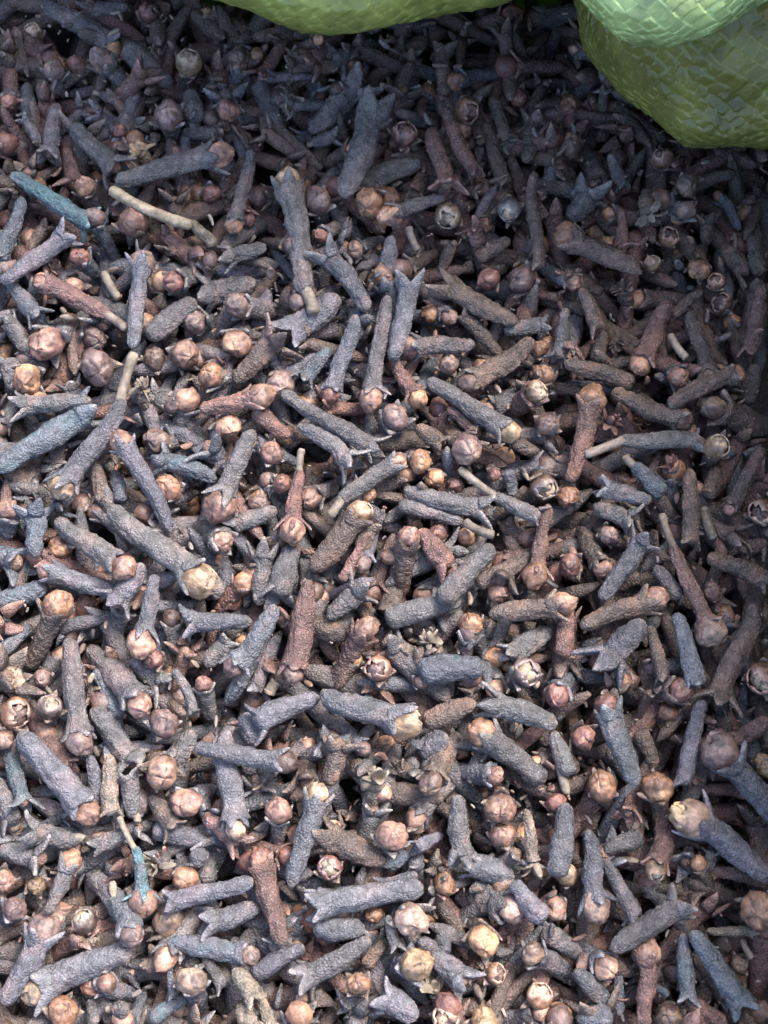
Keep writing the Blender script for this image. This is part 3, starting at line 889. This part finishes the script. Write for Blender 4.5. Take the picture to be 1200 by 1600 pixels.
# ---------------------------------------------------------------- the cloves one can tell apart
GROUP = {'c': 'whole cloves lying on the heap', 'q': 'whole cloves lying on the heap', 'o': 'cloves that lost their bud', 's': 'headless cloves', 'k': 'bare twigs among the cloves', 'f': 'dried flowers among the cloves'}
NAME = {'c': 'clove', 'q': 'clove', 'o': 'clove', 's': 'headless_clove', 'k': 'twig', 'f': 'dried_flower'}
CAT = {'c': 'clove', 'q': 'clove', 'o': 'clove', 's': 'headless clove', 'k': 'twig', 'f': 'dried flower'}
deep = []; boxes = []
for i, it in enumerate(items):
    H = at(*it['h'], zh[i]); T = at(*it['t'], zt[i]); s = scale(*it['h'], zh[i])
    if (it['h'][0] > 640 and it['h'][1] < 700 or it['h'][0] > 1000) and it['c'] in 'gb' and it['w'] < 44 and rng.random() < .7: it['c'] = 'n' if rng.random() < .75 else 'r'  # browner stems towards the right and top: warm shade put into the colour
    ped = None
    if it['P'] is not None and it['k'] != 'k': ped = at(*it['P'], zt[i]+(zt[i]-zh[i])*.15)
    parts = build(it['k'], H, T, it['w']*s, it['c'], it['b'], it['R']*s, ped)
    if it['lv'] >= .95: deep += [(p[1], p[2]) for p in parts]; continue
    allv = np.vstack([p[1][0] for p in parts]); org = np.array([*((H+T)/2)[:2], allv[:, 2].min()])
    if len(parts) == 1:
        o = make(NAME[it['k']], parts[0][1], parts[0][2], None, org); o.location = org
    else:
        o = bpy.data.objects.new(NAME[it['k']], None); sc.collection.objects.link(o); o.location = org
        o.empty_display_size = .002
        for n, m, mt in parts: make(n, m, mt, o, org)
    o['label'] = make_label(i); o['category'] = CAT[it['k']]; o['group'] = GROUP[it['k']]

# ---------------------------------------------------------------- the rest of the heap, below and around them
variants = []
for k in range(36):
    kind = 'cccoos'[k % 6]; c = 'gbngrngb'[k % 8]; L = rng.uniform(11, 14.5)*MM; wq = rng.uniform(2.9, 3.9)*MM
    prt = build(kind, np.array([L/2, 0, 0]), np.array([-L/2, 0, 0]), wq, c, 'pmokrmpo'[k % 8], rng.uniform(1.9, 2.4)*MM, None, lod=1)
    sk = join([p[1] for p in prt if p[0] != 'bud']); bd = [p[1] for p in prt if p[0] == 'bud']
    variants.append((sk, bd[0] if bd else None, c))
WX0, WX1, WY0, WY1 = at(-420, 800, 0)[0], 1, at(600, 2050, 0)[1], 1
def wall_x(y):                  # the sack's side stands just beyond the heap's edge
    py = 800-(y/.0001); return at(1254, np.clip(py, -100, 1800), 0)[0]
WALL_Y = at(600, -70, 0)[1]
fills_s, fills_b = [], []
def drop(x, y, z, tilt=.35, size=1.):
    sk, bd, cc = variants[rng.integers(len(variants))]
    if (x > .02 or y > .045) and cc in 'gb' and rng.random() < .75: sk, bd, cc = variants[rng.choice([k for k in range(36) if variants[k][2] in 'rn'])]  # filler browned there too, its colour standing in for warm shade
    az = rng.uniform(0, 6.28)
    if x > wall_x(y)-.009: az = 1.57+rng.normal()*.2; x = min(x, wall_x(y)-.004)
    tl = rng.normal()*tilt; ro = rng.uniform(0, 6.28)
    ca, sa, ct, st_, cr, sr = math.cos(az), math.sin(az), math.cos(tl), math.sin(tl), math.cos(ro), math.sin(ro)
    M = np.array([[ca, -sa, 0], [sa, ca, 0], [0, 0, 1]]) @ np.array([[ct, 0, -st_], [0, 1, 0], [st_, 0, ct]]) @ np.array([[1, 0, 0], [0, cr, -sr], [0, sr, cr]])
    o = np.array([x, y, z]); k = rng.uniform(.75, 1.2)
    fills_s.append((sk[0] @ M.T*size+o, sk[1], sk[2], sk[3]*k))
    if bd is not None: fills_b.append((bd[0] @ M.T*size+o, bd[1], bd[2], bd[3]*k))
step = 6.2*MM
for layer, (z0, jit) in enumerate([(-6.7, .9), (-10.3, 1.2), (-14.0, 1.2)]):
    y = WY0
    while y < WALL_Y-.003:
        x = WX0
        while x < wall_x(y)-.004:
            xx, yy = x+rng.normal()*2*MM, y+rng.normal()*2*MM
            d = np.array([xx, yy, 0])-CAM
            inside = abs(xx) < .078 and -.098 < yy < .115
            if inside or layer == 0: drop(xx, min(yy, WALL_Y-.004), z0*MM+rng.normal()*jit*MM)
            x += step*(1 if inside else 1.25)
        y += step*(1 if layer < 2 else 1.15)
for q in range(330):
    px, py = rng.uniform(-30, 1230), rng.uniform(40, 1630); p3 = at(px, py, 0)
    if p3[0] < wall_x(p3[1])-.01: drop(p3[0], p3[1], rng.uniform(-5.2, -4.0)*MM, .5, rng.uniform(.6, .9))
y = WY0                         # top of the heap outside the picture
while y < WALL_Y-.003:
    x = WX0
    while x < wall_x(y)-.003:
        c = np.array([x, y, 0])-CAM; yc = c[1]*math.cos(TILT)+c[2]*math.sin(TILT); dp = c[1]*math.sin(TILT)-c[2]*math.cos(TILT)
        px, py = 600+c[0]/dp*FPX, 800-yc/dp*FPX
        if px < -45 or px > 1245 or py < -45 or py > 1645:
            drop(x+rng.normal()*1.5*MM, y+rng.normal()*1.5*MM, rng.normal()*1.3*MM-.5*MM); 
            if rng.random() < .6: drop(x+rng.normal()*2*MM, y+rng.normal()*2*MM, rng.normal()*1.3*MM-3.5*MM)
        x += 6.4*MM
    y += 6.4*MM
hs = [m for m, t in deep if t is not BUD] + fills_s; hb = [m for m, t in deep if t is BUD] + fills_b
heap = bpy.data.objects.new('clove_heap', None)
o = make('clove_heap', join(hs), SKIN); o['kind'] = 'stuff'; o['label'] = 'dense heap of dark cloves filling the sack beneath the top layer'; o['category'] = 'cloves'
ob = make('heap_buds', join(hb), BUD, o); ob['kind'] = 'stuff'
bpy.data.objects.remove(heap)
# torn husks and loose lobes caught between the cloves
hk = []
for q in range(1500):
    px, py = rng.uniform(-40, 1240), rng.uniform(10, 1640); o3 = at(px, py, rng.uniform(-6.0, -1.5)*MM)
    if o3[0] > wall_x(o3[1])-.004 or o3[1] > WALL_Y-.004: continue
    a3 = unit(np.array([rng.normal(), rng.normal(), rng.normal()*.5])); u3, v3 = perp(a3, np.array([rng.normal(), rng.normal(), 1.5]))
    L3 = rng.choice([rng.uniform(.4, 1.1), rng.uniform(.8, 3.0)])*MM; s3 = np.linspace(0, 1, 7); ang = s3*rng.uniform(-1.6, 1.6)
    p3 = o3+np.cumsum(np.cos(ang)[:, None]*a3+np.sin(ang)[:, None]*u3, 0)*L3/7
    w3 = L3*rng.uniform(.10, .24)*np.sin(np.clip(s3*2.7+.35, 0, 3.05))**.7; c3 = vary([(.12, .105, .10), (.15, .11, .09), (.20, .165, .13), (.15, .09, .07), (.08, .07, .07)][q % 5], .25)
    hk.append(tube(p3, w3+.00008, w3*.25+.00006, 8, up=u3, col=c3, tipcol=np.minimum(c3*1.8, .5), rough=.6, seed=q*.7, cup=-.3))
o = make('husk_debris', join(hk), PALE); o['kind'] = 'stuff'; o['label'] = 'small torn husks and curled lobes caught between the cloves'; o['category'] = 'husk debris'
# dark bed under everything, closing the gaps below the cloves
n = 60; gx, gy = np.meshgrid(np.linspace(WX0-.02, wall_x(WY0)-.001, n), np.linspace(WY0-.012, WALL_Y+.004, n), indexing='ij')
gx = WX0-.018+(gx-gx.min())/(gx.max()-gx.min())*(np.array([wall_x(v) for v in gy[0]])[None]+.0005-WX0+.018)
V = np.stack([gx.ravel(), gy.ravel(), np.full(n*n, -.0175)+rng.normal(size=n*n)*.0008], 1)
i = np.arange(n-1)[:, None]*n; j = np.arange(n-1)[None]
Q = np.stack([i+j, i+j+n, i+j+n+1, i+j+1], -1).reshape(-1, 4)
bed = make('clove_bed', (V, Q, np.zeros((0, 3), int), np.tile([.03, .023, .02], (n*n, 1))), SKIN); bed['kind'] = 'stuff'; bed['label'] = 'dark bed under the heap'; bed['category'] = 'dust'

# ---------------------------------------------------------------- the green woven sack
def sack_material():
    m, nt, p = mat('woven_green_plastic')
    uv = node(nt, 'ShaderNodeNewGeometry').outputs['Position']
    n1 = node(nt, 'ShaderNodeTexNoise', Scale=160.0, Detail=3.0); nt.links.new(uv, n1.inputs['Vector'])
    vo = node(nt, 'ShaderNodeTexVoronoi', Scale=380.0); nt.links.new(uv, vo.inputs['Vector'])
    col = node(nt, 'ShaderNodeVertexColor', layer_name='Col').outputs[0]
    c = mix(nt, 1.0, col, ramp(nt, n1.outputs[0], [(.3, .75), (.7, 1.3)]), 'MULTIPLY')
    c = mix(nt, 1.0, c, ramp(nt, vo.outputs['Color'], [(0, .94), (1, 1.06)]), 'MULTIPLY')
    nt.links.new(c, p.inputs['Base Color']); p.inputs['Roughness'].default_value = .22; p.inputs['Specular IOR Level'].default_value = .5
    n2 = node(nt, 'ShaderNodeTexNoise', Scale=500.0, Detail=2.0); nt.links.new(uv, n2.inputs['Vector'])
    b = node(nt, 'ShaderNodeBump', Strength=.6, Distance=.0006); nt.links.new(n2.outputs[0], b.inputs['Height']); nt.links.new(b.outputs[0], p.inputs['Normal'])
    tr = node(nt, 'ShaderNodeBsdfTranslucent'); nt.links.new(c, tr.inputs[0]); nt.links.new(b.outputs[0], tr.inputs['Normal'])
    mx = node(nt, 'ShaderNodeMixShader'); mx.inputs[0].default_value = .34
    nt.links.new(p.outputs[0], mx.inputs[1]); nt.links.new(tr.outputs[0], mx.inputs[2])
    nt.links.new(mx.outputs[0], nt.nodes['Material Output'].inputs[0])
    return m
SACK = sack_material()
GRN = (.20, .235, .060)
def sheet(P, cell=2.0*MM, amp=.17*MM, thick=.35*MM, col=GRN, wrap=False, wrinkle=.6*MM, seed=0., grid=None):
    """P: (nu,nv,3) surface; pressed into a plain weave and given thickness"""
    nu, nv, _ = P.shape
    du = np.gradient(P, axis=0); dv = np.gradient(P, axis=1)
    Nn = np.cross(du, dv); Nn /= np.linalg.norm(Nn, axis=2)[..., None]+1e-12
    su = np.cumsum(np.linalg.norm(du, axis=2).mean(1)); sv = np.cumsum(np.linalg.norm(dv, axis=2).mean(0))
    U0, W0 = np.meshgrid(su/cell, sv/cell, indexing='ij')
    if grid is not None: U0, W0 = grid[0]/cell, grid[1]/cell
    U = (U0*.80+W0*.60)*1.0; W = (-U0*.60+W0*.80)*1.25
    U = U+.25*nz(P.reshape(-1, 3), 9*MM, 0, seed).reshape(nu, nv); W = W+.25*nz(P.reshape(-1, 3), 9*MM, 1, seed).reshape(nu, nv)
    W = W+.5*(np.floor(U) % 2)
    a = np.abs(np.sin(np.pi*U)); b = np.abs(np.sin(np.pi*W)); fu = U-np.floor(U); fw = W-np.floor(W)
    k1 = np.sin(np.floor(U)*12.9+np.floor(W)*78.2)*43758.5; k1 = k1-np.floor(k1); k2 = k1*7.3-np.floor(k1*7.3)
    h = amp*(.5*(a*b)**.25+(k1-.5)*(fu-.5)*3.8+(k2-.5)*(fw-.5)*3.8)
    edge = np.clip(1-np.minimum(a, b)*4.5, 0, 1)
    h = h+wrinkle*(nz(P.reshape(-1, 3), 14*MM, 2, seed)-1.3*np.abs(nz(P.reshape(-1, 3), 26*MM, 1, seed+2))).reshape(nu, nv)
    A = P+Nn*h[..., None]; B = A-Nn*thick
    V = np.vstack([A.reshape(-1, 3), B.reshape(-1, 3)])
    i = np.arange(nu-1)[:, None]*nv; j = np.arange(nv-1)[None]
    q = np.stack([i+j, i+j+nv, i+j+nv+1, i+j+1], -1).reshape(-1, 4); o = nu*nv
    Q = [q, q[:, ::-1]+o]
    for e in (np.arange(nv), (nu-1)*nv+np.arange(nv)[::-1], np.arange(nu)[::-1]*nv, np.arange(nu)*nv+nv-1):
        Q.append(np.stack([e[:-1], e[1:], e[1:]+o, e[:-1]+o], 1))
    C = np.tile(np.asarray(col), (len(V), 1))*np.tile(((.84+.34*k1)*(1+.5*edge)).ravel(), 2)[:, None]  # cells differ in tone; the lighter tape edges are gloss painted in
    return V, np.vstack(Q), np.zeros((0, 3), int), C
sack = bpy.data.objects.new('woven_sack', None); sc.collection.objects.link(sack)
sack['label'] = 'glossy green woven plastic sack with rolled rim holding the cloves'; sack['category'] = 'sack'
NR = 110
# side walls: from below the heap up to the rim
path = []
for y in np.linspace(WY0-.01, WALL_Y-.02, 110): path.append((wall_x(y)+.002, y))
cx, cy = path[-1]
for t in np.linspace(0, 1, 24)[1:]: path.append((cx+.004*math.sin(t*1.57)-.022*(1-math.cos(t*1.57)), cy+.022*math.sin(t*1.57)))
for x in np.linspace(path[-1][0], WX0-.02, 150)[1:]: path.append((x, path[-1][1]+rng.normal()*.00005))
lx = path[-1][0]
for t in np.linspace(0, 1, 16)[1:]: path.append((lx-.02*math.sin(t*1.57), WALL_Y+.0020-.02*(1-math.cos(t*1.57))))
for y in np.linspace(path[-1][1], WY0-.014, 120)[1:]: path.append((lx-.02, y))
for x in np.linspace(lx-.02, wall_x(WY0)+.002, 110)[1:]: path.append((x, WY0-.014))
path = np.array(path)
hz = np.linspace(-.0225, .066, 100)
P = np.zeros((len(path), len(hz), 3))
for q, (x, y) in enumerate(path):
    f = np.clip((hz)/.066, 0, 1)
    top = 1.0 if y > -.03 else max(.6, 1+(y+.03)*5)
    top *= 1+.45*max(0, min(1, (y-.03)/.05))*(1 if x > -.02 else max(.45, 1+(x+.02)*6))
    if y > .06 and x < .0: top *= max(.52, 1+x*9)
    if q > NR: top = top*max(.26, 1-max(0, -.045-x)*12) if y > WALL_Y-.03 else .26
    P[q, :, 0] = x+(.004*f if x > .03 else 0); P[q, :, 1] = y+(.003*f if y > 0 else 0); P[q, :, 2] = np.where(hz > 0, hz*top, hz)
make('sack_wall', sheet(P[:, ::-1], wrinkle=.9*MM, col=(.06, .10, .035)), SACK, sack)  # darker green than the rim: shadow behind the folds painted in
def roll(cpx, rpx, z, nu=200, nv=120, flat=.75, seed=0., col=GRN):
    """rolled-over rim: centre line given where it stands, z above the heap"""
    cpx = np.array(cpx, float); t = np.linspace(0, len(cpx)-1, nu); k = np.arange(len(cpx))
    X = np.interp(t, k, cpx[:, 0]); Y = np.interp(t, k, cpx[:, 1]); Rr = np.interp(t, k, rpx)
    ker = np.ones(21)/21
    sm = lambda a: np.convolve(np.pad(a, 10, 'edge'), ker, 'valid')
    X, Y, Rr = sm(X), sm(Y), sm(Rr)
    C = np.array([at(x, y, z) for x, y in zip(X, Y)]); R = np.array([r*scale(x, y, z) for x, y, r in zip(X, Y, Rr)])
    T = np.gradient(C, axis=0); T /= np.linalg.norm(T, axis=1)[:, None]
    U = np.cross(T, [0, 0, 1.]); U /= np.linalg.norm(U, axis=1)[:, None]; Wv = np.cross(U, T)
    th = np.linspace(-2.9, 2.9, nv)
    P = C[:, None]+U[:, None]*(np.cos(th)[None, :, None]*R[:, None, None])+Wv[:, None]*(np.sin(th)[None, :, None]*R[:, None, None]*flat)
    return sheet(P, seed=seed, col=col, cell=2.1*MM)
make('rim_roll', roll([(180, -150), (300, -112), (400, -62), (500, -42), (560, -38), (640, -52), (700, -64), (780, -78), (850, -120), (900, -170)], [80, 84, 88, 92, 92, 88, 86, 84, 80, 70], .028, seed=1.), SACK, sack)
def pillow(cx, cy, a, b, rot, z, dep, seed, col=GRN, nu=230, nv=560, n=2.3, cell=2.1*MM):
    C = at(cx, cy, z); s = scale(cx, cy, z); ca, sa = math.cos(rot), math.sin(rot)
    vd = unit(CAM-C); X = unit(np.cross([0, 1., 0], vd)); Y = np.cross(vd, X)
    ph = np.linspace(.03, np.pi*.72, nu); th = np.linspace(0, 2*np.pi, nv)
    P = np.zeros((nu, nv, 3)); G = (ph[:, None]*np.cos(th)[None]*a*s*.8, ph[:, None]*np.sin(th)[None]*b*s*.8)
    for q, p in enumerate(ph):
        r = math.sin(p)**(2/n); u = np.cos(th)*a*s*r; v = np.sin(th)*b*s*r
        P[q] = C+X*(u*ca-v*sa)[:, None]+Y*(u*sa+v*ca)[:, None]+vd*(dep*math.copysign(abs(math.cos(p))**(2/n), math.cos(p)))
    return sheet(P, seed=seed, col=col, cell=cell, wrinkle=.8*MM, grid=G)
# the rim's slack cloth, hanging from the wall's top edge down to the rolls and folds
sel = [q for q in range(40, len(path)) if (path[q][1] > .045) and path[q][0] > -.062 and q < 290][::-1]
outer = P[sel][:, -1, :]; inn = np.array([at(*q) for q in [(180, -150, .031), (380, -80, .034), (560, -45, .035), (700, -70, .035), (850, -125, .036), (960, -190, .040), (1060, -225, .046), (1180, -255, .043), (1330, -190, .036), (1430, -60, .030)]])
ti = np.linspace(0, 1, 150); to = np.linspace(0, 1, len(outer)); tn = np.linspace(0, 1, len(inn)); tt_ = np.linspace(0, 1, 60)[None, :, None]
O3 = np.stack([np.interp(ti, to, outer[:, k]) for k in range(3)], 1)[:, None]; I3 = np.stack([np.interp(ti, tn, inn[:, k]) for k in range(3)], 1)[:, None]
D = O3*(1-tt_)+I3*tt_; D[..., 2] += (.012*np.sin(tt_[..., 0]*3.1))*(1+.3*np.sin(ti*23)[:, None])
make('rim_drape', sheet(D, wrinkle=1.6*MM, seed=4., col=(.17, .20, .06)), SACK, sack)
make('sack_fold', pillow(1185, -40, 290, 262, .0, .026, .012, 3., col=(.155, .165, .045)), SACK, sack)  # olive outer side, its colour darkened for the upper fold's shadow
make('sack_fold', pillow(1065, -88, 180, 158, -.1, .043, .008, 5., col=(.36, .46, .19)), SACK, sack)  # paler mint inner side, with its lit sheen put into the colour

# the ground the sack stands on
n = 24; gx, gy = np.meshgrid(np.linspace(-.8, .8, n), np.linspace(-.8, .8, n), indexing='ij')
V = np.stack([gx.ravel(), gy.ravel(), np.full(n*n, -.0215)], 1); i = np.arange(n-1)[:, None]*n; j = np.arange(n-1)[None]
Q = np.stack([i+j, i+j+n, i+j+n+1, i+j+1], -1).reshape(-1, 4)
gr = make('ground', (V, Q, np.zeros((0, 3), int), np.tile([.16, .14, .12], (n*n, 1))), SKIN); gr['kind'] = 'structure'
